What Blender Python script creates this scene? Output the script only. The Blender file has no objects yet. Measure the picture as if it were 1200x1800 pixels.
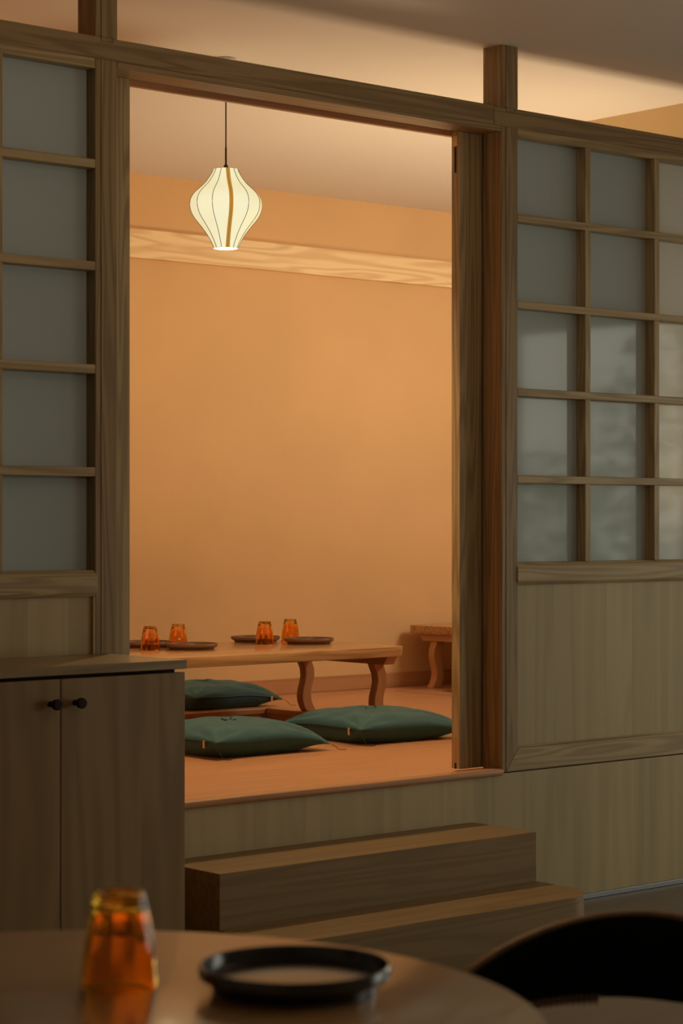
import bpy, bmesh, math, random
from mathutils import Vector, Matrix
random.seed(7)
S = bpy.context.scene
C = S.collection
R = math.radians

# ------------------------------------------------------------------ camera
CAM_H = 1.24
YAW = math.atan2(4460.0, 3830.0)          # angle between the partition and the view axis
cd = bpy.data.cameras.new('camera')
cam = bpy.data.objects.new('camera', cd); C.objects.link(cam)
cam.location = (0, 0, CAM_H)
cam.rotation_euler = (R(90), 0, YAW - R(90))
cd.sensor_fit = 'AUTO'; cd.sensor_width = 36.0
cd.lens = 3830.0 / 1800.0 * 36.0
cd.shift_y = 15.0 / 1800.0
cd.clip_start = 0.05; cd.clip_end = 100
cd.dof.use_dof = True; cd.dof.focus_distance = 7.0; cd.dof.aperture_fstop = 7.0
S.camera = cam

# ------------------------------------------------------------------ world, lights, exposure
S.view_settings.view_transform = 'Standard'
S.view_settings.look = 'None'
S.view_settings.exposure = 0.0
S.view_settings.gamma = 1.0
S.view_settings.use_curve_mapping = False
try:
    S.cycles.use_denoising = True
    S.cycles.sample_clamp_indirect = 6.0
    S.cycles.max_bounces = 12
    S.cycles.diffuse_bounces = 6
    S.cycles.transmission_bounces = 12
    S.cycles.blur_glossy = 0.5
except Exception:
    pass
w = bpy.data.worlds.new('world'); S.world = w; w.use_nodes = True
bg = w.node_tree.nodes['Background']
bg.inputs[0].default_value = (1.0, 0.98, 0.80, 1)      # overcast garden daylight
bg.inputs[1].default_value = 2.15

WARM = (1.0, 0.77, 0.46)
def area(name, loc, target, sx, sy, power, col, spread=180):
    l = bpy.data.lights.new(name, 'AREA'); l.shape = 'RECTANGLE'; l.size = sx; l.size_y = sy
    l.energy = power; l.color = col; l.spread = R(spread)
    o = bpy.data.objects.new(name, l); C.objects.link(o); o.location = loc
    o.rotation_euler = (Vector(target) - Vector(loc)).to_track_quat('-Z', 'Y').to_euler()
    return o
# warm lamps of the tatami room, out of view behind the lattice on both sides of the doorway
area('room_lamp_right', (7.35, 5.70, 2.25), (6.9, 7.75, 1.2), 0.7, 0.6, 21, (1.0, 0.88, 0.66))
area('room_uplight_right', (5.75, 5.65, 1.1), (5.75, 5.75, 2.747), 0.9, 0.8, 25, (1.0, 0.77, 0.48))
area('room_lamp_left', (2.3, 6.3, 1.9), (5.5, 7.2, 1.9), 1.0, 0.8, 5, (1.0, 0.54, 0.20), 140)
# warm uplight of the dining room, right of the frame
area('dining_uplight', (3.2, 2.2, 1.75), (3.4, 2.6, 2.747), 0.8, 0.8, 12, (1.0, 0.74, 0.50))
# daylight through the garden window of the dining room (portal for the sky)
for yc, wy in ((3.485, 2.27), (0.35, 2.5)):
    pl = area('window_daylight', (7.49, yc, 1.1), (0, yc, 1.1), wy, 2.2, 1, (1, 1, 1))
    pl.data.cycles.is_portal = True

# ------------------------------------------------------------------ helpers
def link(o):
    C.objects.link(o); return o
def tag(o, label=None, cat=None, group=None, kind=None):
    if label: o['label'] = label
    if cat: o['category'] = cat
    if group: o['group'] = group
    if kind: o['kind'] = kind
    return o
def thing(name, loc=(0, 0, 0), label=None, cat=None, group=None, kind=None, rz=0):
    o = link(bpy.data.objects.new(name, None)); o.location = loc; o.rotation_euler = (0, 0, rz)
    o.empty_display_size = 0.1
    return tag(o, label, cat, group, kind)

class MB:
    """collects shapes and links them as one mesh object"""
    def __init__(s): s.bm = bmesh.new()
    def box(s, x0, x1, y0, y1, z0, z1, bev=0.0015, seg=1):
        b = bmesh.new()
        bmesh.ops.create_cube(b, size=1)
        for v in b.verts:
            v.co = Vector(((x0 + x1) / 2 + v.co.x * (x1 - x0), (y0 + y1) / 2 + v.co.y * (y1 - y0), (z0 + z1) / 2 + v.co.z * (z1 - z0)))
        if bev > 0:
            bmesh.ops.bevel(b, geom=b.edges[:], offset=bev, segments=seg, affect='EDGES', profile=0.5)
        return s.merge(b)
    def merge(s, b):
        m = bpy.data.meshes.new('tmp'); b.to_mesh(m); b.free(); s.bm.from_mesh(m); bpy.data.meshes.remove(m); return s
    def prism(s, pts, d0, d1, plane='XZ', bev=0.0, seg=1):
        """polygon pts extruded along the third axis between d0 and d1"""
        b = bmesh.new()
        def mk(p, d):
            return {'XZ': (p[0], d, p[1]), 'XY': (p[0], p[1], d), 'YZ': (d, p[0], p[1])}[plane]
        va = [b.verts.new(mk(p, d0)) for p in pts]; vb = [b.verts.new(mk(p, d1)) for p in pts]
        b.faces.new(va); b.faces.new(vb[::-1])
        n = len(pts)
        for i in range(n): b.faces.new((va[i], vb[i], vb[(i + 1) % n], va[(i + 1) % n]))
        bmesh.ops.recalc_face_normals(b, faces=b.faces[:])
        if bev > 0:
            es = [e for e in b.edges if e.calc_face_angle(0) > R(25)]
            bmesh.ops.bevel(b, geom=es, offset=bev, segments=seg, affect='EDGES', profile=0.5)
        return s.merge(b)
    def lathe(s, prof, n=48, cx=0, cy=0, cz=0, closed=True, wob=None):
        b = bmesh.new(); rings = []
        for k, (r, z) in enumerate(prof):
            if r < 1e-5: rings.append([b.verts.new((cx, cy, cz + z))]); continue
            rg = []
            for i in range(n):
                a = 2 * math.pi * i / n
                rr = r * (wob(k, a) if wob else 1)
                rg.append(b.verts.new((cx + rr * math.cos(a), cy + rr * math.sin(a), cz + z)))
            rings.append(rg)
        for p, q in zip(rings, rings[1:]):
            if len(p) == 1 and len(q) == 1: continue
            for i in range(n):
                j = (i + 1) % n
                if len(p) == 1: b.faces.new((p[0], q[i], q[j]))
                elif len(q) == 1: b.faces.new((p[i], p[j], q[0]))
                else: b.faces.new((p[i], p[j], q[j], q[i]))
        bmesh.ops.recalc_face_normals(b, faces=b.faces[:])
        return s.merge(b)
    def tube(s, pts, r, n=8):
        pts = [Vector(p) for p in pts]; b = bmesh.new(); rings = []
        for i, p in enumerate(pts):
            t = (pts[min(i + 1, len(pts) - 1)] - pts[max(i - 1, 0)]).normalized()
            u = t.cross(Vector((0, 0, 1)))
            if u.length < 1e-3: u = t.cross(Vector((1, 0, 0)))
            u.normalize(); v = t.cross(u)
            rr = r[i] if isinstance(r, (list, tuple)) else r
            rings.append([b.verts.new(p + (u * math.cos(2 * math.pi * k / n) + v * math.sin(2 * math.pi * k / n)) * rr) for k in range(n)])
        for p, q in zip(rings, rings[1:]):
            for k in range(n): b.faces.new((p[k], p[(k + 1) % n], q[(k + 1) % n], q[k]))
        b.faces.new(rings[0][::-1]); b.faces.new(rings[-1])
        bmesh.ops.recalc_face_normals(b, faces=b.faces[:])
        return s.merge(b)
    def build(s, name, mat, parent=None, smooth=0, kind=None, off=None):
        o_ = off if off is not None else (parent.location if parent and parent.rotation_euler.z == 0 and s.world else Vector((0, 0, 0)))
        bmesh.ops.translate(s.bm, verts=s.bm.verts[:], vec=-Vector(o_))
        m = bpy.data.meshes.new(name); s.bm.to_mesh(m); s.bm.free()
        m.materials.append(mat)
        if smooth:
            m.shade_smooth()
            m.set_sharp_from_angle(angle=R(smooth))
        o = link(bpy.data.objects.new(name, m))
        if parent: o.parent = parent
        if kind: o['kind'] = kind
        return o
    world = False      # True: verts given in world space, shifted to the parent's location

def wbox(name, mat, parent, *a, bev=0.0015, seg=1):
    m = MB(); m.world = True
    return m.box(*a, bev=bev, seg=seg).build(name, mat, parent)
def copy_tree(o, parent=None):
    c = o.copy(); link(c)
    if parent: c.parent = parent; c.matrix_parent_inverse = o.matrix_parent_inverse.copy()
    for ch in [x for x in o.children]: copy_tree(ch, c)
    return c

# ------------------------------------------------------------------ materials
def newmat(name):
    m = bpy.data.materials.new(name); m.use_nodes = True
    nt = m.node_tree; p = nt.nodes['Principled BSDF']
    return m, nt, p
def simple(name, col, rough=0.5, metal=0, spec=0.5, sheen=0, noise=0.0, nscale=20, bump=0.0, bscale=60):
    m, nt, p = newmat(name)
    p.inputs['Base Color'].default_value = (*col, 1); p.inputs['Roughness'].default_value = rough
    p.inputs['Metallic'].default_value = metal; p.inputs['Specular IOR Level'].default_value = spec
    if sheen:
        p.inputs['Sheen Weight'].default_value = sheen
        p.inputs['Sheen Roughness'].default_value = 0.4
        p.inputs['Sheen Tint'].default_value = (0.5, 0.9, 0.95, 1)
    tc = nt.nodes.new('ShaderNodeTexCoord')
    if noise:
        n = nt.nodes.new('ShaderNodeTexNoise'); n.inputs['Scale'].default_value = nscale; n.inputs['Detail'].default_value = 4
        mx = nt.nodes.new('ShaderNodeMix'); mx.data_type = 'RGBA'
        mx.inputs['A'].default_value = (*[c * (1 - noise) for c in col], 1)
        mx.inputs['B'].default_value = (*[min(1, c * (1 + noise)) for c in col], 1)
        nt.links.new(tc.outputs['Object'], n.inputs['Vector']); nt.links.new(n.outputs['Fac'], mx.inputs['Factor'])
        nt.links.new(mx.outputs['Result'], p.inputs['Base Color'])
    if bump:
        n2 = nt.nodes.new('ShaderNodeTexNoise'); n2.inputs['Scale'].default_value = bscale; n2.inputs['Detail'].default_value = 5
        b = nt.nodes.new('ShaderNodeBump'); b.inputs['Strength'].default_value = bump; b.inputs['Distance'].default_value = 0.01
        nt.links.new(tc.outputs['Object'], n2.inputs['Vector']); nt.links.new(n2.outputs['Fac'], b.inputs['Height'])
        nt.links.new(b.outputs['Normal'], p.inputs['Normal'])
    return m
def wood(name, light, dark, axis='Z', rough=0.5, figure=0.5, scale=5.0, rings=26, strips=0.0, spec=0.32, coat=0.0, fibre=0.35, along=0.05):
    m, nt, p = newmat(name); N = nt.nodes.new; L = nt.links.new
    tc = N('ShaderNodeTexCoord'); oi = N('ShaderNodeObjectInfo')
    ad = N('ShaderNodeVectorMath'); ad.operation = 'MULTIPLY_ADD'
    ad.inputs[1].default_value = (13.1, 7.7, 9.3)
    L(oi.outputs['Random'], ad.inputs[0]); L(tc.outputs['Object'], ad.inputs[2])
    if strips:
        # veneer leaves: each strip across the sheet has its own tone and figure
        sx = N('ShaderNodeSeparateXYZ'); L(tc.outputs['Object'], sx.inputs[0])
        dv = N('ShaderNodeMath'); dv.operation = 'DIVIDE'; dv.inputs[1].default_value = strips; L(sx.outputs['X'], dv.inputs[0])
        fl = N('ShaderNodeMath'); fl.operation = 'FLOOR'; L(dv.outputs[0], fl.inputs[0])
        wn = N('ShaderNodeTexWhiteNoise'); wn.noise_dimensions = '1D'; L(fl.outputs[0], wn.inputs['W'])
        ad2 = N('ShaderNodeVectorMath'); ad2.operation = 'MULTIPLY_ADD'; ad2.inputs[1].default_value = (5.1, 3.3, 4.7)
        L(wn.outputs['Value'], ad2.inputs[0]); L(ad.outputs[0], ad2.inputs[2]); ad = ad2
    st = {'X': (along, 1, 1), 'Y': (1, along, 1), 'Z': (1, 1, along)}[axis]
    mp = N('ShaderNodeMapping'); mp.inputs['Scale'].default_value = st; L(ad.outputs[0], mp.inputs['Vector'])
    n1 = N('ShaderNodeTexNoise'); n1.inputs['Scale'].default_value = scale; n1.inputs['Detail'].default_value = 1.5
    n1.inputs['Roughness'].default_value = 0.45; n1.inputs['Distortion'].default_value = 0.25
    L(mp.outputs[0], n1.inputs['Vector'])
    mu = N('ShaderNodeMath'); mu.operation = 'MULTIPLY'; mu.inputs[1].default_value = rings * 6.283 / 3; L(n1.outputs['Fac'], mu.inputs[0])
    si = N('ShaderNodeMath'); si.operation = 'SINE'; L(mu.outputs[0], si.inputs[0])
    rp = N('ShaderNodeValToRGB'); L(si.outputs[0], rp.inputs['Fac'])
    ma = N('ShaderNodeMath'); ma.operation = 'MULTIPLY_ADD'; ma.inputs[1].default_value = 0.5; ma.inputs[2].default_value = 0.5
    L(si.outputs[0], ma.inputs[0]); L(ma.outputs[0], rp.inputs['Fac'])
    rp.color_ramp.elements[0].position = 0.0; rp.color_ramp.elements[0].color = (0, 0, 0, 1)
    rp.color_ramp.elements[1].position = 0.8; rp.color_ramp.elements[1].color = (1, 1, 1, 1)
    n2 = N('ShaderNodeTexNoise'); n2.inputs['Scale'].default_value = 170; n2.inputs['Detail'].default_value = 2
    mp2 = N('ShaderNodeMapping'); mp2.inputs['Scale'].default_value = tuple(0.018 if v != 1 else 1 for v in st)
    L(ad.outputs[0], mp2.inputs['Vector']); L(mp2.outputs[0], n2.inputs['Vector'])
    # total darkness = figure*(1-ring) + fibre*noise
    a = N('ShaderNodeMath'); a.operation = 'MULTIPLY'; a.inputs[1].default_value = figure; L(rp.outputs['Color'], a.inputs[0])
    b = N('ShaderNodeMath'); b.operation = 'MULTIPLY_ADD'; b.inputs[1].default_value = fibre; L(n2.outputs['Fac'], b.inputs[0]); L(a.outputs[0], b.inputs[2])
    big = N('ShaderNodeTexNoise'); big.inputs['Scale'].default_value = 1.6; big.inputs['Detail'].default_value = 2; L(mp.outputs[0], big.inputs['Vector'])
    c = N('ShaderNodeMath'); c.operation = 'MULTIPLY_ADD'; c.inputs[1].default_value = 0.3; L(big.outputs['Fac'], c.inputs[0]); L(b.outputs[0], c.inputs[2])
    cl = N('ShaderNodeClamp'); L(c.outputs[0], cl.inputs['Value'])
    mx = N('ShaderNodeMix'); mx.data_type = 'RGBA'; mx.inputs['A'].default_value = (*dark, 1); mx.inputs['B'].default_value = (*light, 1)
    L(cl.outputs[0], mx.inputs['Factor'])
    col = mx.outputs['Result']
    if strips:
        mr = N('ShaderNodeMapRange'); mr.inputs['To Min'].default_value = 0.88; mr.inputs['To Max'].default_value = 1.08; L(wn.outputs['Value'], mr.inputs['Value'])
        hs = N('ShaderNodeHueSaturation'); L(mr.outputs[0], hs.inputs['Value']); L(col, hs.inputs['Color']); col = hs.outputs['Color']
    L(col, p.inputs['Base Color'])
    p.inputs['Roughness'].default_value = rough; p.inputs['Specular IOR Level'].default_value = spec
    if coat: p.inputs['Coat Weight'].default_value = coat; p.inputs['Coat Roughness'].default_value = 0.12
    bp = N('ShaderNodeBump'); bp.inputs['Strength'].default_value = 0.12; bp.inputs['Distance'].default_value = 0.002
    L(cl.outputs[0], bp.inputs['Height']); L(bp.outputs['Normal'], p.inputs['Normal'])
    return m

ASH_L, ASH_D = (0.52, 0.39, 0.21), (0.24, 0.155, 0.07)
M = {}
for ax in 'XYZ': M['ash' + ax] = wood('ash_' + ax, ASH_L, ASH_D, ax, 0.5, 0.45, 17, 26)
for ax in 'XZ': M['post' + ax] = wood('post_ash_' + ax, (0.37, 0.25, 0.125), (0.165, 0.10, 0.042), ax, 0.5, 0.45, 17, 26)
M['ply'] = wood('ash_veneer', (0.54, 0.425, 0.235), (0.38, 0.29, 0.155), 'Z', 0.5, 0.3, 9, 14, strips=0.125, along=0.06)
M['cab'] = wood('cabinet_ash', (0.34, 0.21, 0.085), (0.20, 0.115, 0.042), 'Z', 0.45, 0.45, 8, 18, along=0.08)
M['top'] = wood('worktop_ash', (0.36, 0.25, 0.11), (0.22, 0.14, 0.055), 'X', 0.35, 0.5, 14, 20, coat=0.15)
M['step'] = wood('step_oak', (0.30, 0.20, 0.09), (0.18, 0.11, 0.045), 'X', 0.42, 0.35, 14, 18, spec=0.22)
M['floor_in'] = wood('raised_floor_cherry', (0.60, 0.30, 0.145), (0.47, 0.215, 0.095), 'X', 0.36, 0.35, 12, 20, spec=0.4)
M['cherryX'] = wood('cherry_X', (0.52, 0.27, 0.125), (0.36, 0.165, 0.07), 'X', 0.4, 0.5, 11, 14)
M['cherryY'] = wood('cherry_Y', (0.52, 0.27, 0.125), (0.36, 0.165, 0.07), 'Y', 0.4, 0.45, 6, 14)
M['cherryZ'] = wood('cherry_Z', (0.52, 0.27, 0.125), (0.36, 0.165, 0.07), 'Z', 0.4, 0.45, 8, 10)
M['tableX'] = wood('table_oak', (0.56, 0.32, 0.145), (0.30, 0.145, 0.058), 'X', 0.2, 0.5, 16, 24, spec=0.5)
M['pine'] = wood('rail_ash', (0.90, 0.68, 0.38), (0.66, 0.42, 0.19), 'X', 0.5, 0.6, 11, 24, along=0.09)
M['walnut'] = wood('dark_walnut', (0.10, 0.045, 0.02), (0.06, 0.025, 0.012), 'X', 0.35, 0.4, 8, 10)
M['round'] = wood('round_table_oak', (0.64, 0.36, 0.15), (0.46, 0.245, 0.095), 'X', 0.3, 0.35, 5, 12, spec=0.5, coat=0.35)
M['floor'] = wood('floor_smoked_oak', (0.22, 0.18, 0.145), (0.15, 0.12, 0.095), 'X', 0.4, 0.3, 3, 10)
M['plaster'] = simple('orange_plaster', (0.71, 0.445, 0.21), 0.9, noise=0.13, nscale=1.8, bump=0.05, bscale=30)
M['white'] = simple('ceiling_paint', (0.74, 0.71, 0.66), 0.95, bump=0.02)
M['paint'] = simple('warm_wall_paint', (0.66, 0.61, 0.53), 0.95, bump=0.02)
M['sidewall'] = simple('ochre_wall_paint', (0.70, 0.53, 0.30), 0.95, bump=0.02)
M['knob'] = simple('dark_knob_wood', (0.022, 0.008, 0.005), 0.6, spec=0.2)
M['teal'] = simple('teal_velvet', (0.018, 0.080, 0.095), 0.8, sheen=0.3, noise=0.2, nscale=9, bump=0.15, bscale=14)
M['teal_dark'] = simple('teal_cord', (0.02, 0.05, 0.045), 0.8)
M['brass'] = simple('brass', (0.75, 0.50, 0.25), 0.45, metal=0.5)
M['steel'] = simple('brushed_metal', (0.26, 0.27, 0.29), 0.4, metal=1)
M['black'] = simple('black_plastic', (0.006, 0.005, 0.005), 0.5)
M['leather'] = simple('black_leather', (0.004, 0.0035, 0.003), 0.7, spec=0.2)
M['plate'] = simple('brown_stoneware', (0.17, 0.075, 0.034), 0.4, noise=0.15, nscale=30)
M['fg_plate'] = simple('dark_stoneware', (0.028, 0.018, 0.012), 0.2, spec=0.9, noise=0.15, nscale=30)
M['dark_gap'] = simple('dark_groove', (0.03, 0.018, 0.01), 0.9)
M['leaf'] = simple('leaf_green', (0.30, 0.42, 0.20), 0.4, noise=0.5, nscale=3)

def amber():
    m, nt, p = newmat('amber_glass')
    p.inputs['Base Color'].default_value = (1.0, 0.54, 0.045, 1)
    p.inputs['Transmission Weight'].default_value = 1; p.inputs['Roughness'].default_value = 0.0
    p.inputs['IOR'].default_value = 1.5
    return m
M['amber'] = amber()
def frosted():
    m, nt, p = newmat('frosted_glass'); N = nt.nodes.new; L = nt.links.new
    p.inputs['Base Color'].default_value = (0.58, 0.68, 0.71, 1); p.inputs['Roughness'].default_value = 0.06
    p.inputs['Specular IOR Level'].default_value = 0.6
    t = N('ShaderNodeBsdfTranslucent'); t.inputs['Color'].default_value = (0.75, 0.72, 0.68, 1)
    mx = N('ShaderNodeMixShader'); mx.inputs[0].default_value = 0.32
    out = nt.nodes['Material Output']
    L(p.outputs[0], mx.inputs[1]); L(t.outputs[0], mx.inputs[2]); L(mx.outputs[0], out.inputs['Surface'])
    return m
M['pane'] = frosted()
def shade_mat():
    m, nt, p = newmat('lamp_silk'); N = nt.nodes.new; L = nt.links.new
    p.inputs['Base Color'].default_value = (0.25, 0.24, 0.18, 1); p.inputs['Roughness'].default_value = 0.8
    lw = N('ShaderNodeLayerWeight'); lw.inputs['Blend'].default_value = 0.45
    rp = N('ShaderNodeValToRGB')
    rp.color_ramp.elements[0].color = (1.0, 0.945, 0.63, 1); rp.color_ramp.elements[0].position = 0.05
    rp.color_ramp.elements[1].color = (0.80, 0.70, 0.36, 1); rp.color_ramp.elements[1].position = 0.95
    L(lw.outputs['Facing'], rp.inputs['Fac']); L(rp.outputs['Color'], p.inputs['Emission Color'])
    p.inputs['Emission Strength'].default_value = 0.88
    return m
M['shade'] = shade_mat()
def bulb_mat():
    m, nt, p = newmat('bulb'); p.inputs['Emission Color'].default_value = (1, 0.85, 0.5, 1); p.inputs['Emission Strength'].default_value = 6
    return m
M['bulb'] = bulb_mat()

# ------------------------------------------------------------------ structure
F = 4.9            # front face of the partition
Z0 = 0.443         # raised floor
YB = 7.755         # back wall of the raised room
ZC = 2.747         # ceiling
# dining room floor
o = MB().box(-2.0, 9.6, -2.6, F, -0.1, 0.0, bev=0).build('floor', M['floor'], kind='structure')
o = MB().box(-2.0, 9.0, -2.6, YB + 0.1, ZC, ZC + 0.1, bev=0).build('ceiling', M['white'], kind='structure')
# raised floor with two sunken wells
P1 = (4.42, 5.765, 6.27, 7.20)
P2 = (6.93, 8.25, 6.35, 7.43)
def floor_grid(bm):
    xs = [1.9, P1[0], P1[1], P2[0], P2[1], 8.7]
    ys = sorted([F + 0.02, P1[2], P1[3], P2[2], P2[3], YB + 0.1])
    for i in range(len(xs) - 1):
        for j in range(len(ys) - 1):
            cx, cy = (xs[i] + xs[i + 1]) / 2, (ys[j] + ys[j + 1]) / 2
            if any(p[0] < cx < p[1] and p[2] < cy < p[3] for p in (P1, P2)): continue
            bm.box(xs[i], xs[i + 1], ys[j], ys[j + 1], Z0 - 0.03, Z0, bev=0)
    return bm
fr = floor_grid(MB()).build('floor', M['floor_in'], kind='structure')
for P in (P1, P2):
    x0, x1, y0, y1 = P; t = 0.02; zb = 0.05
    wl = MB()
    wl.box(x0 - t, x0, y0 - t, y1 + t, zb, Z0 - 0.031, bev=0); wl.box(x1, x1 + t, y0 - t, y1 + t, zb, Z0 - 0.031, bev=0)
    wl.box(x0, x1, y0 - t, y0, zb, Z0 - 0.031, bev=0); wl.box(x0, x1, y1, y1 + t, zb, Z0 - 0.031, bev=0)
    wl.box(x0 - t, x1 + t, y0 - t, y1 + t, zb - 0.02, zb, bev=0)
    wl.build('well_lining', M['cherryX'], fr)
def rim(P, wd, name):
    x0, x1, y0, y1 = P; r = thing(name, kind='structure'); ov = 0.008; zt = Z0 + 0.005
    m = MB(); m.prism([(x1 - ov, y0 + ov), (x1 + wd, y0 - wd), (x1 + wd, y1 + wd), (x1 - ov, y1 - ov)], Z0 - 0.02, zt, 'XY', 0.004, 2); m.build('rim_board', M['cherryY'], r)
    m = MB(); m.prism([(x0 + ov, y0 + ov), (x0 - wd, y0 - wd), (x0 - wd, y1 + wd), (x0 + ov, y1 - ov)], Z0 - 0.02, zt, 'XY', 0.004, 2); m.build('rim_board', M['cherryY'], r)
    m = MB(); m.prism([(x0 + ov, y1 - ov), (x1 - ov, y1 - ov), (x1 + wd, y1 + wd), (x0 - wd, y1 + wd)], Z0 - 0.02, zt, 'XY', 0.004, 2); m.build('rim_board', M['cherryX'], r)
    m = MB(); m.prism([(x0 + ov, y0 + ov), (x1 - ov, y0 + ov), (x1 + wd, y0 - wd), (x0 - wd, y0 - wd)], Z0 - 0.02, zt, 'XY', 0.004, 2); m.build('rim_board', M['cherryX'], r)
rim(P1, 0.055, 'trim_1'); rim(P2, 0.12, 'trim_2')
# riser of the raised floor below the partition
MB().box(2.0, 7.5, F, F + 0.02, 0.0, Z0 - 0.004, bev=0).build('wall_riser', M['ply'], kind='structure')
MB().box(4.8, 7.48, F - 0.012, F - 0.0005, 0.0, 0.017, bev=0.002).build('baseboard_partition', M['steel'], kind='structure')
# nosing at the doorway
MB().box(3.405, 4.876, F - 0.014, F + 0.045, Z0 - 0.009, Z0 + 0.012, bev=0.008, seg=3).build('trim_3', M['cherryX'], kind='structure', smooth=40)
# back wall with rail and baseboard
MB().box(1.9, 8.7, YB, YB + 0.1, 0, ZC, bev=0).build('wall_back', M['plaster'], kind='structure')
MB().box(2.0, 8.6, YB - 0.028, YB - 0.0005, 2.378, 2.504, bev=0.002).build('trim_4', M['pine'], kind='structure')
MB().box(2.0, 8.6, YB - 0.014, YB - 0.0005, Z0 + 0.0005, Z0 + 0.071, bev=0.002).build('baseboard_back', M['cherryX'], kind='structure')
MB().box(1.9, 2.0, F + 0.03, YB, 0, ZC, bev=0).build('wall_left', M['plaster'], kind='structure')
MB().box(8.6, 8.7, F + 0.03, YB, 0, ZC, bev=0).build('wall_right', M['plaster'], kind='structure')
MB().box(6.06, 6.2, F + 0.17, 5.66, Z0, ZC, bev=0).build('wall_return', M['sidewall'], kind='structure')
# dining room shell (behind and beside the camera)
MB().box(-2.1, -2.0, -2.6, F + 0.03, 0, ZC, bev=0).build('wall_left', M['paint'], kind='structure')
MB().box(-2.1, 7.6, -2.7, -2.6, 0, ZC, bev=0).build('wall_front', M['paint'], kind='structure')
WY0, WY1, WZ1 = 2.35, 4.62, 2.2
m = MB()
m.box(7.5, 7.6, -2.6, -0.9, 0, ZC, bev=0); m.box(7.5, 7.6, -0.9, 1.6, WZ1, ZC, bev=0); m.box(7.5, 7.6, 1.6, WY0, 0, ZC, bev=0); m.box(7.5, 7.6, WY1, F + 0.03, 0, ZC, bev=0); m.box(7.5, 7.6, WY0, WY1, WZ1, ZC, bev=0)
m.build('wall_right', M['paint'], kind='structure')
for k, (ya, yb) in enumerate(((WY0, WY1), (-0.9, 1.6))):
    wn = thing('window_%d' % (k + 1), (7.55, (ya + yb) / 2, 0), kind='structure')
    for y in (ya + 0.03, (ya + yb) / 2, yb - 0.03): wbox('frame', M['ashZ'], wn, 7.52, 7.58, y - 0.03, y + 0.03, 0.06, WZ1 - 0.06)
    for z in (0.03, WZ1 - 0.03): wbox('frame', M['ashY'], wn, 7.52, 7.58, ya, yb, z - 0.03, z + 0.03)
MB().box(-2.0, 2.0, F, F + 0.1, 0, ZC, bev=0).build('wall_back', M['paint'], kind='structure')
MB().box(7.5, 8.6, F + 0.03, F + 0.1, Z0, ZC, bev=0).build('wall_front', M['plaster'], kind='structure')

# ------------------------------------------------------------------ shoji partition
pt = thing('wall_partition', kind='structure')
BZ0, BZ1 = 2.490, 2.550      # header beam
def P(name, mat, *a, bev=0.0018, seg=1): return wbox(name, M[mat], pt, *a, bev=bev, seg=seg)
# header beam in jointed lengths
for a, b in ((2.0, 4.842), (4.842, 6.1), (6.1, 7.5)):
    P('beam', 'postX', a + 0.0004, b - 0.0004, F, F + 0.087, BZ0, BZ1)
P('lintel', 'postX', 3.404, 4.876, F + 0.0005, F + 0.098, 2.472, BZ0)
P('track_rail', 'cherryX', 3.404, 4.876, F + 0.15, F + 0.166, 2.466, 2.52)
P('track_rail', 'cherryX', 2.0, 7.5, F + 0.0985, F + 0.166, 2.505, 2.53)
def post(x0, upper=True):
    """post = narrow strip and wide strip glued side by side"""
    x1 = x0 + 0.071; xs = x0 + 0.018
    P('post', 'postZ', x0, xs - 0.0003, F + 0.0005, F + 0.087, Z0, BZ0)
    P('post', 'postZ', xs + 0.0003, x1, F, F + 0.087, Z0, BZ0)
    P('upper_post', 'postZ', x0, xs - 0.0003, F, F + 0.0865, BZ1, ZC)
    P('upper_post', 'postZ', xs + 0.0003, x1, F - 0.0012, F + 0.0865, BZ1, ZC)
    P('tenon', 'postZ', xs + 0.0003, x1 - 0.012, F - 0.0012, F - 0.0001, BZ1 - 0.012, BZ1)
XL, XR = 3.332, 4.877
post(XL); post(XR)
post(6.31); post(2.02)
bars = [(2.193, 2.217), (1.916, 1.940), (1.637, 1.662), (1.359, 1.384)]
RZ0, RZ1 = 1.035, 1.106       # mid rail
PT = 2.463                    # top of the panes
LZ1 = 0.515                   # top of the bottom rail
def panel(xa, xb, munts):
    P('top_rail', 'ashX', xa, xb, F + 0.0005, F + 0.06, PT, BZ0)
    # mid rail: rounded profile
    m = MB(); m.world = True
    m.prism([(F - 0.004, RZ0 + 0.010), (F + 0.002, RZ0), (F + 0.07, RZ0), (F + 0.07, RZ1), (F + 0.008, RZ1), (F - 0.002, RZ1 - 0.012), (F - 0.004, RZ1 - 0.02)], xa - 0.004, xb + 0.004, 'YZ', 0.002, 2)
    m.build('mid_rail', M['ashX'], pt)
    for z0, z1 in bars: P('lattice_bar', 'ashX', xa, xb, F, F + 0.042, z0, z1)
    zz = [RZ1] + [z for b in bars[::-1] for z in b] + [PT]
    for x in munts:
        for i in range(0, len(zz), 2):
            P('muntin', 'ashZ', x, x + 0.025, F + 0.0008, F + 0.042, zz[i], zz[i + 1], bev=0.001)
    edges = [xa] + [v for x in sorted(munts) for v in (x, x + 0.025)] + [xb]
    for i in range(0, len(edges), 2):
        for j in range(0, len(zz), 2):
            a, b = edges[i] - 0.01 * (i > 0), edges[i + 1] + 0.01 * (i + 2 < len(edges))
            m = MB(); m.world = True
            m.box(a, b, F + 0.043, F + 0.048, zz[j] - 0.008 * (j > 0), zz[j + 1] + 0.01 * (j + 2 < len(zz)), bev=0); m.build('pane', M['pane'], pt)
    # lower panel in its frame
    P('lower_panel', 'ply', xa, xb, F + 0.010, F + 0.026, LZ1, RZ0 - 0.0003, bev=0)
    # bottom rail with mitred ends
    P('bead', 'ashX', xa, xb, F + 0.003, F + 0.0098, LZ1, LZ1 + 0.006)
panel(XR + 0.071, 6.31, (5.263, 5.603, 5.944))
panel(2.091, XL, (3.016, 2.700, 2.384))
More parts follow.
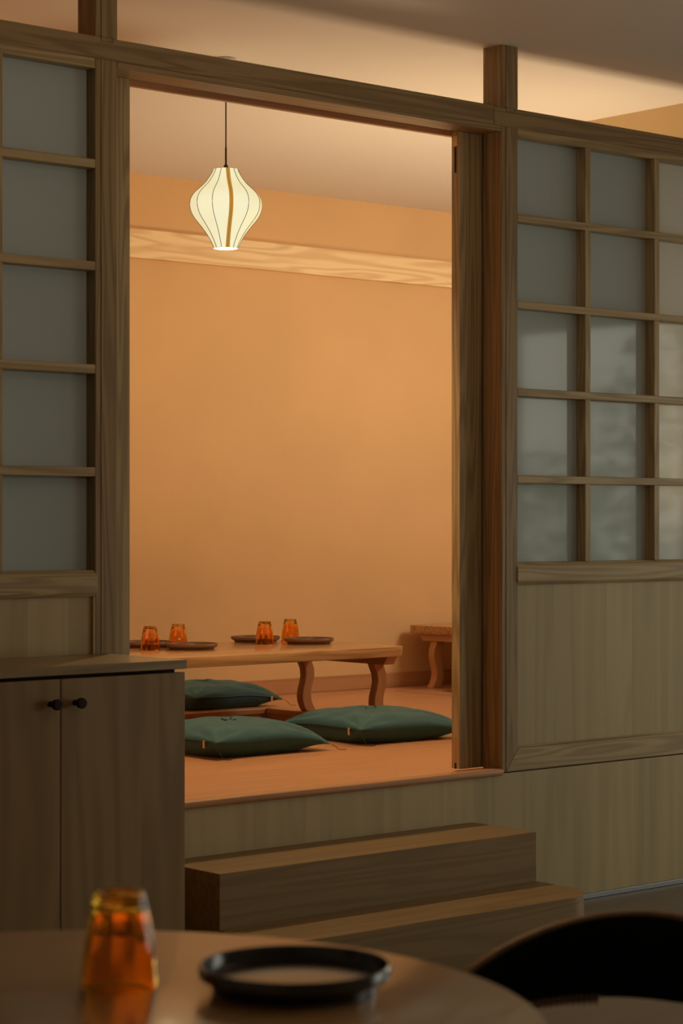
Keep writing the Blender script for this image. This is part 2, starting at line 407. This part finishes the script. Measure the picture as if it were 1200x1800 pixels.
P('bead', 'ashZ', XR + 0.071, XR + 0.0745, F + 0.003, F + 0.0098, LZ1 + 0.006, RZ0 - 0.001)
for xa, xb in ((XR + 0.018, 6.328), (2.073, XL + 0.053)):
    m = MB(); m.world = True
    m.prism([(xa, Z0), (xb, Z0), (xb - 0.053, LZ1), (xa + 0.053, LZ1)], F - 0.0015, F + 0.05, 'XZ', 0.0015)
    m.build('bottom_rail', M['ashX'], pt)
P('lower_stile', 'ashZ', XL - 0.008, XL - 0.0002, F - 0.0005, F + 0.0095, LZ1, RZ0)
P('panel_beyond', 'ply', 6.381, 7.5, F + 0.002, F + 0.03, Z0, BZ0)

# ------------------------------------------------------------------ sliding doors
def sliding_door(name, x0, x1, lead):
    d = thing(name, (x0, F + 0.12, Z0), kind='structure')
    y0, y1 = F + 0.1005, F + 0.139
    zb, zt = Z0 + 0.008, 2.492
    W = lambda n, mt, *a, **k: wbox(n, M[mt], d, *a, **k)
    sw = 0.115
    for a in (x0, x1 - sw): W('stile', 'ashZ', a, a + sw, y0, y1, zb, zt, bev=0.0012)
    for a, b in ((zb, zb + 0.09), (1.04, 1.10), (zt - 0.055, zt)): W('rail', 'ashX', x0 + sw, x1 - sw, y0 + 0.002, y1 - 0.002, a, b, bev=0.001)
    W('lower_panel', 'ply', x0 + sw, x1 - sw, y0 + 0.012, y1 - 0.012, zb + 0.09, 1.04, bev=0)
    W('screen', 'pane', x0 + sw, x1 - sw, y0 + 0.016, y1 - 0.016, 1.10, zt - 0.055, bev=0)
    for k in (1, 2): 
        x = x0 + sw + (x1 - x0 - 2 * sw) * k / 3
        W('muntin', 'ashZ', x - 0.01, x + 0.01, y1 - 0.015, y1 - 0.003, 1.10, zt - 0.055, bev=0)
    if lead:
        g = 2.0
        W('latch_plate', 'brass', x0 - 0.0022, x0 - 0.0001, y0 + 0.010, y1 - 0.008, zt - 0.062, zt - 0.028, bev=0.0008)
        W('latch_slot', 'dark_gap', x0 - 0.0005, x0 + 0.004, y0 + 0.016, y1 - 0.014, zt - 0.146, zt - 0.064, bev=0)
        W('guide_slot', 'dark_gap', x0 - 0.0004, x0 + 0.004, y0 + 0.015, y1 - 0.014, zb - 0.0002, zb + 0.018, bev=0)
        W('spline', 'cherryZ', x0 - 0.0003, x0 + 0.002, y0 + 0.012, y1 - 0.012, zb + 0.018, zb + 0.10, bev=0)
    return d
sliding_door('door_1', 2.66, 3.516, False)
sliding_door('door_2', 4.789, 5.66, True)

# ------------------------------------------------------------------ entry steps
X0, X1, Y1 = 3.54, 4.747, 4.622
st = thing('entry_steps', (4.14, 4.62, 0), 'two broad oak entry steps with a rounded lower tread below the doorway', 'steps')
m = MB(); m.world = True; m.box(X0, X1, Y1, F - 0.002, 0.002, 0.297, bev=0.0015); m.build('upper_step', M['step'], st)
def rounded(x0, x1, y0, y1, r, n=12, corners=(1, 1, 0, 0)):
    pts = []
    cs = [((x0 + r, y0 + r), 180), ((x1 - r, y0 + r), 270), ((x1 - r, y1 - r), 0), ((x0 + r, y1 - r), 90)]
    full = [(x0, y0), (x1, y0), (x1, y1), (x0, y1)]
    for (c, a0), on, fp in zip(cs, corners, full):
        if on:
            for i in range(n + 1):
                a = R(a0 + 90 * i / n); pts.append((c[0] + r * math.cos(a), c[1] + r * math.sin(a)))
        else: pts.append(fp)
    return pts
m = MB(); m.world = True
m.prism(rounded(X0, X1 + 0.002, 4.352, Y1 - 0.002, 0.135, 16), 0.0, 0.148, 'XY', 0.0012)
m.build('lower_step', M['step'], st, smooth=30)

# ------------------------------------------------------------------ cabinet
CX0, CX1, CYF = 2.60, 3.363, 4.556
cb = thing('sideboard', ((CX0 + CX1) / 2, 4.72, 0), 'pale ash sideboard with two doors standing against the partition', 'cabinet')
W = lambda n, mt, *a, **k: wbox(n, M[mt], cb, *a, **k)
W('carcass', 'cab', CX0, CX1, CYF, F - 0.008, 0.06, 0.846, bev=0.001)
W('plinth', 'cab', CX0 + 0.02, CX1 - 0.02, CYF + 0.04, F - 0.02, 0.0, 0.0595, bev=0)
W('worktop', 'top', CX0 - 0.005, CX1 + 0.005, CYF - 0.022, F - 0.006, 0.857, 0.880, bev=0.0015)
W('shadow_gap', 'dark_gap', CX0 + 0.01, CX1 - 0.012, CYF + 0.01, F - 0.02, 0.846, 0.857, bev=0)
mid = 2.982
for a, b, kx in ((CX0, mid - 0.0012, 2.952), (mid + 0.0012, CX1, 3.024)):
    d = W('door', 'cab', a, b, CYF - 0.019, CYF - 0.0005, 0.062, 0.848, bev=0.001)
    k = MB()
    k.lathe([(0, 0), (0.0075, 0), (0.0065, 0.016), (0.0065, 0.02), (0.0125, 0.022), (0.0135, 0.026), (0.0135, 0.033), (0.012, 0.036), (0, 0.0365)], 24)
    bmesh.ops.rotate(k.bm, verts=k.bm.verts[:], cent=(0, 0, 0), matrix=Matrix.Rotation(R(90), 3, 'X'))
    bmesh.ops.translate(k.bm, verts=k.bm.verts[:], vec=Vector((kx, CYF - 0.019, 0.788)) - cb.location)
    k.build('knob', M['knob'], d, smooth=40)

# ------------------------------------------------------------------ low tables
def s_leg(x, y0, y1, z0, z1, sgn, name, mat, parent):
    """wave-shaped leg: profile in X/Z extruded along Y"""
    wv = [(0, -0.000), (0.08, 0.008), (0.2, 0.019), (0.33, 0.021), (0.46, 0.014), (0.58, 0.005), (0.7, 0.002), (0.8, 0.005), (0.9, 0.014), (0.97, 0.024), (1, 0.030)]
    def wave(t):
        for (a, va), (b, vb) in zip(wv, wv[1:]):
            if t <= b + 1e-9:
                u = (t - a) / (b - a); u = u * u * (3 - 2 * u) * 0.4 + u * 0.6; return va + (vb - va) * u
    n = 22; L_, R_ = [], []
    for i in range(n + 1):
        t = i / n; z = z1 + (z0 - z1) * t; wd = 0.052 - 0.006 * math.sin(math.pi * t)
        c = x + sgn * (wave(t) - 0.012)
        L_.append((c - wd / 2, z)); R_.append((c + wd / 2, z))
    m = MB(); m.world = True
    m.prism(L_ + R_[::-1], y0, y1, 'XZ', 0.002)
    return m.build(name, mat, parent, smooth=30)
def low_table(x0, x1, y0, y1, xl, xr, yn, yf, label):
    zt, zs = 0.742, 0.702
    t = thing('low_table', ((x0 + x1) / 2, (y0 + y1) / 2, Z0), label, 'table', 'low dining tables over the floor wells')
    m = MB(); m.world = True
    m.prism(rounded(x0, x1, y0, y1, 0.035, 8, (1, 1, 1, 1)), zs, zt, 'XY', 0.004, 2)
    m.build('tabletop', M['tableX'], t, smooth=30)
    for x, sg in ((xl, -1), (xr, 1)):
        m = MB(); m.world = True
        m.prism([(yn - 0.10, zs - 0.0002), (yf + 0.10, zs - 0.0002), (yf + 0.075, zs - 0.034), (yn - 0.075, zs - 0.034)], x - 0.028 + sg * -0.008, x + 0.028 + sg * -0.008, 'YZ', 0.0015)
        m.build('crosspiece', M['cherryY'], t)
        for y in (yn, yf): s_leg(x, y - 0.02, y + 0.02, Z0 + 0.0055, zs - 0.034, sg, 'leg', M['cherryZ'], t)
    return t
low_table(4.30, 5.822, 6.385, 7.075, 4.375, 5.785, 6.515, 6.965, 'long low wooden table with wavy legs, set with amber tumblers and plates')
low_table(7.03, 8.50, 6.05, 7.705, 7.075, 8.36, 6.2, 7.55, 'second low wooden table by the back wall, half hidden by the sliding door')

# ------------------------------------------------------------------ tumblers and plates
def tumbler():
    h = 0.094
    outer = [(0.0385, 0.0), (0.0388, 0.004), (0.0375, 0.016), (0.0368, 0.026), (0.0368, 0.032), (0.0350, 0.045), (0.0315, 0.064), (0.0280, 0.080), (0.0262, 0.087), (0.0258, 0.0915), (0.0245, h)]
    inner = [(0.0, 0.080), (0.020, 0.0795), (0.0235, 0.076), (0.0285, 0.062), (0.0320, 0.045), (0.0335, 0.032), (0.0345, 0.016), (0.0362, 0.003), (0.0368, 0.0)]
    prof = [(0, h - 0.003), (0.02, h - 0.003), (0.0225, h)] + outer[::-1] + inner[::-1]
    n_out = 3 + len(outer)
    def wob(k, a):
        if 3 <= k < n_out:
            z = prof[k][1]
            amp = 0.05 * max(0, min(1, (z - 0.028) / 0.014)) * max(0, min(1, (0.092 - z) / 0.01))
            return 1 + amp * (abs(math.sin(4.5 * a)) - 0.75)
        return 1
    m = MB(); m.lathe(prof, 80, wob=wob)
    bmesh.ops.remove_doubles(m.bm, verts=m.bm.verts[:], dist=1e-6)
    return m.build('tumbler', M['amber'], smooth=50)
def plate(mat):
    m = MB()
    m.lathe([(0, 0.003), (0.078, 0.003), (0.080, 0.0), (0.086, 0.0), (0.088, 0.006), (0.096, 0.010), (0.1005, 0.013), (0.1012, 0.021), (0.0995, 0.0235), (0.0975, 0.0230), (0.0955, 0.014), (0.0935, 0.0105), (0.088, 0.0095), (0, 0.0092)], 72)
    bmesh.ops.remove_doubles(m.bm, verts=m.bm.verts[:], dist=1e-6)
    return m.build('plate', mat, smooth=40)
ZT = 0.7423
g0 = tumbler()
gl = [((4.90, 6.835, ZT), 'upturned amber tumbler, leftmost on the low table beside the door post', 10),
      ((5.085, 6.905, ZT), 'upturned amber tumbler, second from the left on the low table', 40),
      ((5.485, 6.862, ZT), 'upturned amber tumbler, third from the left on the low table', 0),
      ((5.69, 6.95, ZT), 'upturned amber tumbler, rightmost on the low table, behind a plate', 25)]
for i, (l, lb, rz) in enumerate(gl):
    o = g0 if i == 0 else link(g0.copy())
    o.location = l; o.rotation_euler = (0, 0, R(rz)); o.scale = (0.97, 0.97, 0.97)
    tag(o, lb, 'glass', 'amber tumblers on the low table')
TZ = 0.765
fg = link(g0.copy()); fg.location = (1.273, 1.829, TZ + 0.0005); fg.rotation_euler = (0, 0, R(20)); fg.scale = (1.03, 1.03, 1.03)
tag(fg, 'large blurred amber tumbler upside down on the round table in front', 'glass')
p0 = plate(M['plate'])
pls = [((5.00, 7.00, ZT), 'brown plate at the far left of the low table, partly behind the door post'),
       ((5.050, 6.770, ZT), 'brown plate at the near left of the low table, in front of a tumbler'),
       ((5.555, 7.01, ZT), 'brown plate on the far side of the low table, centre'),
       ((5.640, 6.770, ZT), 'brown plate at the near right of the low table')]
for i, (l, lb) in enumerate(pls):
    o = p0 if i == 0 else link(p0.copy())
    o.location = l; tag(o, lb, 'plate', 'brown plates on the low table')
fp = plate(M['fg_plate']); fp.location = (1.403, 1.706, TZ + 0.0005); fp.scale = (0.97, 0.97, 1.1)
tag(fp, 'dark raised-rim plate blurred on the round table in front', 'plate')

# ------------------------------------------------------------------ floor cushions
def cushion(loc, size, rz, seed, label, zip_side, droop):
    rnd = random.Random(seed)
    c = thing('floor_cushion', loc, label, 'cushion', 'teal floor cushions around the low table', rz=rz)
    n = 44; h = size / 2; T = 0.108; zs = 0.056
    ph = [rnd.uniform(0, 6.28) for _ in range(12)]
    def edge(u, v):
        # pinched outline with ears at the corners
        k = 0.055
        return u * h * (1 - k * (1 - v * v) ** 1.0 * abs(u) ** 1.5), v * h * (1 - k * (1 - u * u) * abs(v) ** 1.5)
    def prof(u, v):
        return max(0.0, (1 - abs(u) ** 2.6) * (1 - abs(v) ** 2.6)) ** 0.5
    def seam(u, v):
        # corners droop to the floor, middles sit at mid height
        cr = (abs(u) * abs(v)) ** 2.2
        return zs - droop[(u > 0) + 2 * (v > 0)] * cr
    def top(u, v):
        p = prof(u, v); r = math.hypot(u, v)
        wr = 0
        for kx in (-1, 1):
            for ky in (-1, 1):
                du, dv = u - kx, v - ky; d = math.hypot(du, dv) + 1e-6; a = math.atan2(dv, du)
                wr += 0.008 * math.sin(a * 13 + ph[(kx + 1) + (ky + 1) // 2]) * math.exp(-((d - 0.42) / 0.3) ** 2)
        wr += 0.004 * math.sin(u * 9 + v * 5 + ph[5]) * math.sin(v * 7 - u * 3 + ph[6])
        tuft = -0.020 * math.exp(-(r / 0.11) ** 2) + 0.002 * math.sin(6 * math.atan2(v, u) + ph[7]) * math.exp(-(r - 0.25) ** 2 / 0.02)
        return seam(u, v) + (T - zs) * p + wr * p + tuft * p
    def bot(u, v):
        return seam(u, v) * (1 - min(1, prof(u, v) * 1.55)) + 0.0008
    def mk(a):   # denser towards the rim
        return math.sin(a * math.pi / 2) * 0.65 + a * 0.35
    b = bmesh.new(); tv = {}; bv = {}
    for i in range(n + 1):
        for j in range(n + 1):
            u, v = mk(-1 + 2 * i / n), mk(-1 + 2 * j / n)
            x, y = edge(u, v)
            tv[i, j] = b.verts.new((x, y, top(u, v)))
            if i in (0, n) or j in (0, n): bv[i, j] = tv[i, j]
            else: bv[i, j] = b.verts.new((x * 1.0, y, bot(u, v)))
    for i in range(n):
        for j in range(n):
            b.faces.new((tv[i, j], tv[i + 1, j], tv[i + 1, j + 1], tv[i, j + 1]))
            b.faces.new((bv[i, j], bv[i, j + 1], bv[i + 1, j + 1], bv[i + 1, j]))
    m = MB(); m.merge(b); m.build('cover', M['teal'], c, smooth=70)
    zt = top(0, 0)
    m = MB(); m.tube([(-0.022, -0.012, zt + 0.016), (0, 0, zt + 0.005), (0.026, 0.014, zt + 0.024)], 0.003, 6); m.tube([(-0.014, 0.022, zt + 0.018), (0, 0, zt + 0.0055), (0.016, -0.022, zt + 0.015)], 0.003, 6)
    m.build('tuft', M['teal_dark'], c)
    # zipper seam on one side with metal pull
    pts = []
    for k in range(21):
        s = -0.86 + 1.72 * k / 20
        u, v = {'left': (-1, s), 'front': (s, -1)}[zip_side]
        x, y = edge(u, v); q = seam(u, v)
        off = 0.0008
        pts.append((x - off * (zip_side == 'left'), y - off * (zip_side == 'front'), q))
    m = MB(); m.tube(pts, 0.0022, 6); m.build('zipper', M['black'], c)
    s = {'left': -0.72, 'front': 0.72}[zip_side]
    u, v = {'left': (-1, s), 'front': (s, -1)}[zip_side]; x, y = edge(u, v); q = seam(u, v)
    m = MB()
    if zip_side == 'left': m.box(x - 0.006, x - 0.0035, y - 0.005, y + 0.005, q - 0.022, q + 0.004, bev=0.001)
    else: m.box(x - 0.005, x + 0.005, y - 0.006, y - 0.0035, q - 0.020, q + 0.004, bev=0.001)
    m.build('zipper_pull', M['brass'], c)
    for kx, ky in ((-1, -1), (1, -1)):
        x, y = edge(kx, ky); q = seam(kx, ky)
        pts = [(x, y, q), (x + 0.008 * kx, y - 0.006, q - 0.004), (x + 0.014 * kx + 0.004, y - 0.012, q - 0.015), (x + 0.018, y - 0.016, 0.004), (x + 0.035, y - 0.014, 0.002), (x + 0.052, y - 0.018, 0.002)]
        m = MB(); m.tube(pts, 0.0011, 5); m.build('corner_tie', M['teal_dark'], c)
    return c
cushion((5.66, 7.50, Z0 + 0.0002), 0.49, R(2), 1, 'teal floor cushion behind the low table, against the back wall', 'front', (-0.004, 0.030, 0.02, 0.02))
cushion((4.635, 6.00, Z0 + 0.0002), 0.51, R(1.0), 2, 'teal floor cushion nearest the sideboard, left one in front of the low table', 'left', (-0.006, 0.036, 0.02, 0.02))
cushion((5.315, 6.015, Z0 + 0.0002), 0.51, R(-3.0), 3, 'teal floor cushion in front of the low table, right one beside the sliding door', 'left', (-0.004, 0.030, 0.02, 0.02))

# ------------------------------------------------------------------ pendant lamp
lx, ly = 4.344, 5.637
pd = thing('pendant_lamp', (lx, ly, ZC), 'glowing cream silk pendant lamp with black ribs, hanging over the low table', 'lamp')
prof = [(0.0365, 0.0), (0.043, 0.012), (0.052, 0.030), (0.066, 0.052), (0.088, 0.080), (0.106, 0.100), (0.116, 0.122), (0.1195, 0.146), (0.113, 0.168), (0.098, 0.186), (0.076, 0.203), (0.061, 0.220), (0.049, 0.240), (0.0385, 0.258)]
ZB = 2.127
def rprof(z):
    for (a, za), (b, zb) in zip(prof, prof[1:]):
        if z <= zb + 1e-9: return a + (b - a) * (z - za) / (zb - za)
fine = [(None, i * 0.258 / 40) for i in range(41)]
def smoothr(z):
    e = 0.012; return sum(rprof(min(0.258, max(0, z + d * e / 2))) for d in (-2, -1, 0, 1, 2)) / 5
fine = [(smoothr(z), z) for _, z in fine]
m = MB(); m.world = True
nr = 12
a0 = math.atan2(-0.7586, -0.6516) + R(11.5)     # seam faces the doorway
m.lathe(fine, 96, lx, ly, ZB, wob=lambda k, a: 1 - 0.022 * (1 - abs(math.cos((a - a0) * nr / 2))) * math.sin(math.pi * k / 40))
m.build('lamp_shade', M['shade'], pd, smooth=60)
for k in range(nr):
    a = a0 + 2 * math.pi * k / nr
    m = MB(); m.world = True
    m.tube([(lx + (r + 0.0006) * math.cos(a), ly + (r + 0.0006) * math.sin(a), ZB + z) for r, z in fine[::1]], 0.00095, 5)
    m.build('rib', M['black'], pd)
# wide seam strap over one rib
b = bmesh.new(); prev = None
for r, z in fine:
    row = [b.verts.new((lx + (r + 0.0015) * math.cos(a0 + s * 0.0065 / r), ly + (r + 0.0015) * math.sin(a0 + s * 0.0065 / r), ZB + z)) for s in (-1, -0.3, 0.3, 1)]
    if prev:
        for i in range(3): b.faces.new((prev[i], prev[i + 1], row[i + 1], row[i]))
    prev = row
bmesh.ops.solidify(b, geom=b.faces[:], thickness=-0.0008)
m = MB(); m.world = True; m.merge(b)
M['strap'] = simple('seam_tape', (0.42, 0.24, 0.06), 0.7)
sp = M['strap'].node_tree.nodes['Principled BSDF']; sp.inputs['Emission Color'].default_value = (0.40, 0.22, 0.035, 1); sp.inputs['Emission Strength'].default_value = 0.75   # lit through by the bulb
m.build('seam_strap', M['strap'], pd, smooth=40)
for zz, rr in ((0.0, 0.0365), (0.258, 0.0385)):
    m = MB(); m.world = True
    m.tube([(lx + rr * math.cos(2 * math.pi * i / 32), ly + rr * math.sin(2 * math.pi * i / 32), ZB + zz) for i in range(33)], 0.0011, 5)
    m.build('ring', M['black'], pd)
m = MB(); m.world = True; m.tube([(lx, ly, ZB + 0.255), (lx, ly, ZC - 0.01)], 0.0022, 8); m.build('cord', M['black'], pd)
m = MB(); m.world = True; m.lathe([(0, 0.252), (0.008, 0.252), (0.0075, 0.268), (0.0045, 0.274), (0.0032, 0.276), (0.003, 0.33), (0, 0.331)], 20, lx, ly, ZB); m.build('ferrule', M['black'], pd, smooth=40)
m = MB(); m.world = True; m.lathe([(0, 0), (0.034, 0), (0.034, -0.006), (0.030, -0.010), (0, -0.012)], 32, lx, ly, ZC - 0.0005); m.build('canopy', M['white'], pd, smooth=40)
m = MB(); m.world = True; m.lathe([(0, 0.09), (0.02, 0.098), (0.03, 0.12), (0.02, 0.145), (0.012, 0.17), (0.012, 0.25), (0, 0.25)], 24, lx, ly, ZB); m.build('bulb', M['bulb'], pd, smooth=60)

# the lamp's own light leaves by the open bottom of the shade
pl = bpy.data.lights.new('pendant_light', 'POINT'); pl.energy = 58; pl.color = (1.0, 0.70, 0.38); pl.shadow_soft_size = 0.022
po = link(bpy.data.objects.new('pendant_light', pl)); po.location = (lx, ly, ZB + 0.028)

# ------------------------------------------------------------------ round table in front
tcx, tcy, tr = 1.129, 1.742, 0.474
rt = thing('round_table', (tcx, tcy, 0), 'round wooden table in the foreground with a glossy top', 'table')
m = MB(); m.lathe([(0, TZ - 0.025), (tr - 0.03, TZ - 0.025), (tr - 0.008, TZ - 0.016), (tr, TZ - 0.006), (tr - 0.001, TZ - 0.002), (tr - 0.004, TZ), (0, TZ)], 128); m.build('tabletop', M['round'], rt, smooth=40)
m = MB(); m.lathe([(0, 0.02), (0.05, 0.02), (0.042, 0.08), (0.038, 0.6), (0.07, TZ - 0.0255), (0, TZ - 0.0255)], 40); m.build('pedestal', M['walnut'], rt, smooth=40)
m = MB(); m.lathe([(0, 0), (0.25, 0), (0.25, 0.012), (0.05, 0.022), (0, 0.022)], 64); m.build('base', M['walnut'], rt, smooth=40)

# ------------------------------------------------------------------ chair at the round table
ccx, ccy, cr_ = 1.75, 1.65, 0.27
ch = thing('dining_chair', (ccx, ccy, 0), 'black chair with a low curved backrest behind the round table', 'chair')
def band(r0, r1, z_lo, z_hi, th0, th1, n=60):
    b = bmesh.new(); prev = None; rows = []
    for i in range(n + 1):
        th = th0 + (th1 - th0) * i / n; a = R(th + 22)
        lo, hi = z_lo(th), z_hi(th)
        mid_ = (lo + hi) / 2; rec = 0.010
        q = [(r0, lo), (r0 + rec * 0.5, mid_), (r0 + rec, hi - 0.003), (r0 + rec + 0.003, hi), (r1 + rec - 0.003, hi), (r1 + rec, hi - 0.003), (r1 + rec * 0.5, mid_), (r1, lo)]
        rows.append([b.verts.new((ccx + r * math.cos(a), ccy + r * math.sin(a), z)) for r, z in q])
    for p, q in zip(rows, rows[1:]):
        for k in range(8): b.faces.new((p[k], p[(k + 1) % 8], q[(k + 1) % 8], q[k]))
    b.faces.new(rows[0]); b.faces.new(rows[-1][::-1])
    bmesh.ops.recalc_face_normals(b, faces=b.faces[:]); return b
top_z = lambda th: 0.765 - 3.26e-5 * th * th
m = MB(); m.world = True; m.merge(band(cr_ - 0.012, cr_ + 0.002, lambda t: 0.664 - 1.1e-5 * t * t * (t > 0), lambda t: top_z(t) - 0.003, -62, 53))
m.build('back_pad', M['leather'], ch, smooth=40)
m = MB(); m.world = True; m.merge(band(cr_ + 0.0022, cr_ + 0.016, lambda t: 0.668 - 1.2e-5 * t * t, top_z, -63, 54))
m.build('back_shell', M['cherryX'], ch, smooth=40)
# seat, legs and the posts that carry the backrest
sd = R(22)
def cp(rx, ry):   # seat frame: rx forward of the back, ry sideways
    return (ccx - rx * math.cos(sd) - ry * -math.sin(sd), ccy - rx * math.sin(sd) - ry * math.cos(sd))
m = MB(); m.world = True
seat_pts = [cp(0.23 * math.cos(2 * math.pi * i / 40), 0.235 * math.sin(2 * math.pi * i / 40)) for i in range(40)]
m.prism(seat_pts, 0.425, 0.462, 'XY', 0.012, 3); m.build('seat', M['leather'], ch, smooth=40)
for ry in (-0.20, 0.20):
    th = 46 * (1 if ry < 0 else -1); a = R(22 + th)
    tp = (ccx + (cr_ + 0.008) * math.cos(a), ccy + (cr_ + 0.008) * math.sin(a), 0.672)
    q = cp(-0.16, ry); f = cp(-0.19, ry * 1.05)
    m = MB(); m.world = True; m.tube([(f[0], f[1], 0), (q[0], q[1], 0.44), ((q[0] + tp[0]) / 2 , (q[1] + tp[1]) / 2, 0.56), tp], [0.012, 0.016, 0.015, 0.010], 12); m.build('leg', M['walnut'], ch, smooth=60)
    q = cp(0.15, ry * 0.85); f = cp(0.19, ry)
    m = MB(); m.world = True; m.tube([(f[0], f[1], 0), (q[0], q[1], 0.43)], [0.011, 0.016], 12); m.build('leg', M['walnut'], ch, smooth=60)
# cord binding along the lower edge of the backrest
m = MB(); m.world = True
M['cord'] = simple('cord_binding', (0.34, 0.19, 0.09), 0.7)
for k in range(14):
    th = 15 + k * 1.5; a = R(22 + th); z = 0.664 - 1.1e-5 * th * th
    rr = cr_ - 0.006; d = R(0.8)
    m.tube([(ccx + (rr - 0.008) * math.cos(a - d), ccy + (rr - 0.008) * math.sin(a - d), z + 0.003), (ccx + rr * math.cos(a), ccy + rr * math.sin(a), z - 0.008), (ccx + (rr + 0.009) * math.cos(a + d), ccy + (rr + 0.009) * math.sin(a + d), z + 0.002)], 0.0024, 6)
m.build('cord_binding', M['cord'], ch, smooth=60, kind='stuff')

# ------------------------------------------------------------------ garden shrub outside the window
sh = thing('garden_shrub', (8.8, 1.95, 0), 'leafy green garden shrub standing outside the window', 'shrub')
b = bmesh.new(); rs = random.Random(3)
for i in range(4200):
    y = rs.uniform(-1.15, 1.15); top_h = 1.75 + 0.3 * math.sin(y * 3) + (0.25 if y > -0.2 else 0)
    p = Vector((rs.uniform(-0.4, 0.4), y, rs.uniform(0.15, top_h)))
    d = Vector((rs.gauss(0, 1), rs.gauss(0, 1), rs.gauss(0.2, 0.7))).normalized(); s_ = d.cross(Vector((rs.random(), rs.random(), rs.random()))).normalized()
    L_ = rs.uniform(0.06, 0.12); wd = L_ * 0.22
    q = [p, p + d * L_ * 0.5 + s_ * wd, p + d * L_, p + d * L_ * 0.5 - s_ * wd]
    b.faces.new([b.verts.new(v) for v in q])
m = MB(); m.merge(b); m.build('foliage', M['leaf'], sh, kind='stuff')
for k in range(7):
    x, y = rs.uniform(-0.15, 0.15), -1.1 + k * 0.36
    m = MB(); m.tube([(x, y, 0), (x + 0.05, y + 0.04, 0.7), (x - 0.06, y + 0.1, 1.4)], [0.02, 0.014, 0.006], 7); m.build('stem', M['walnut'], sh)
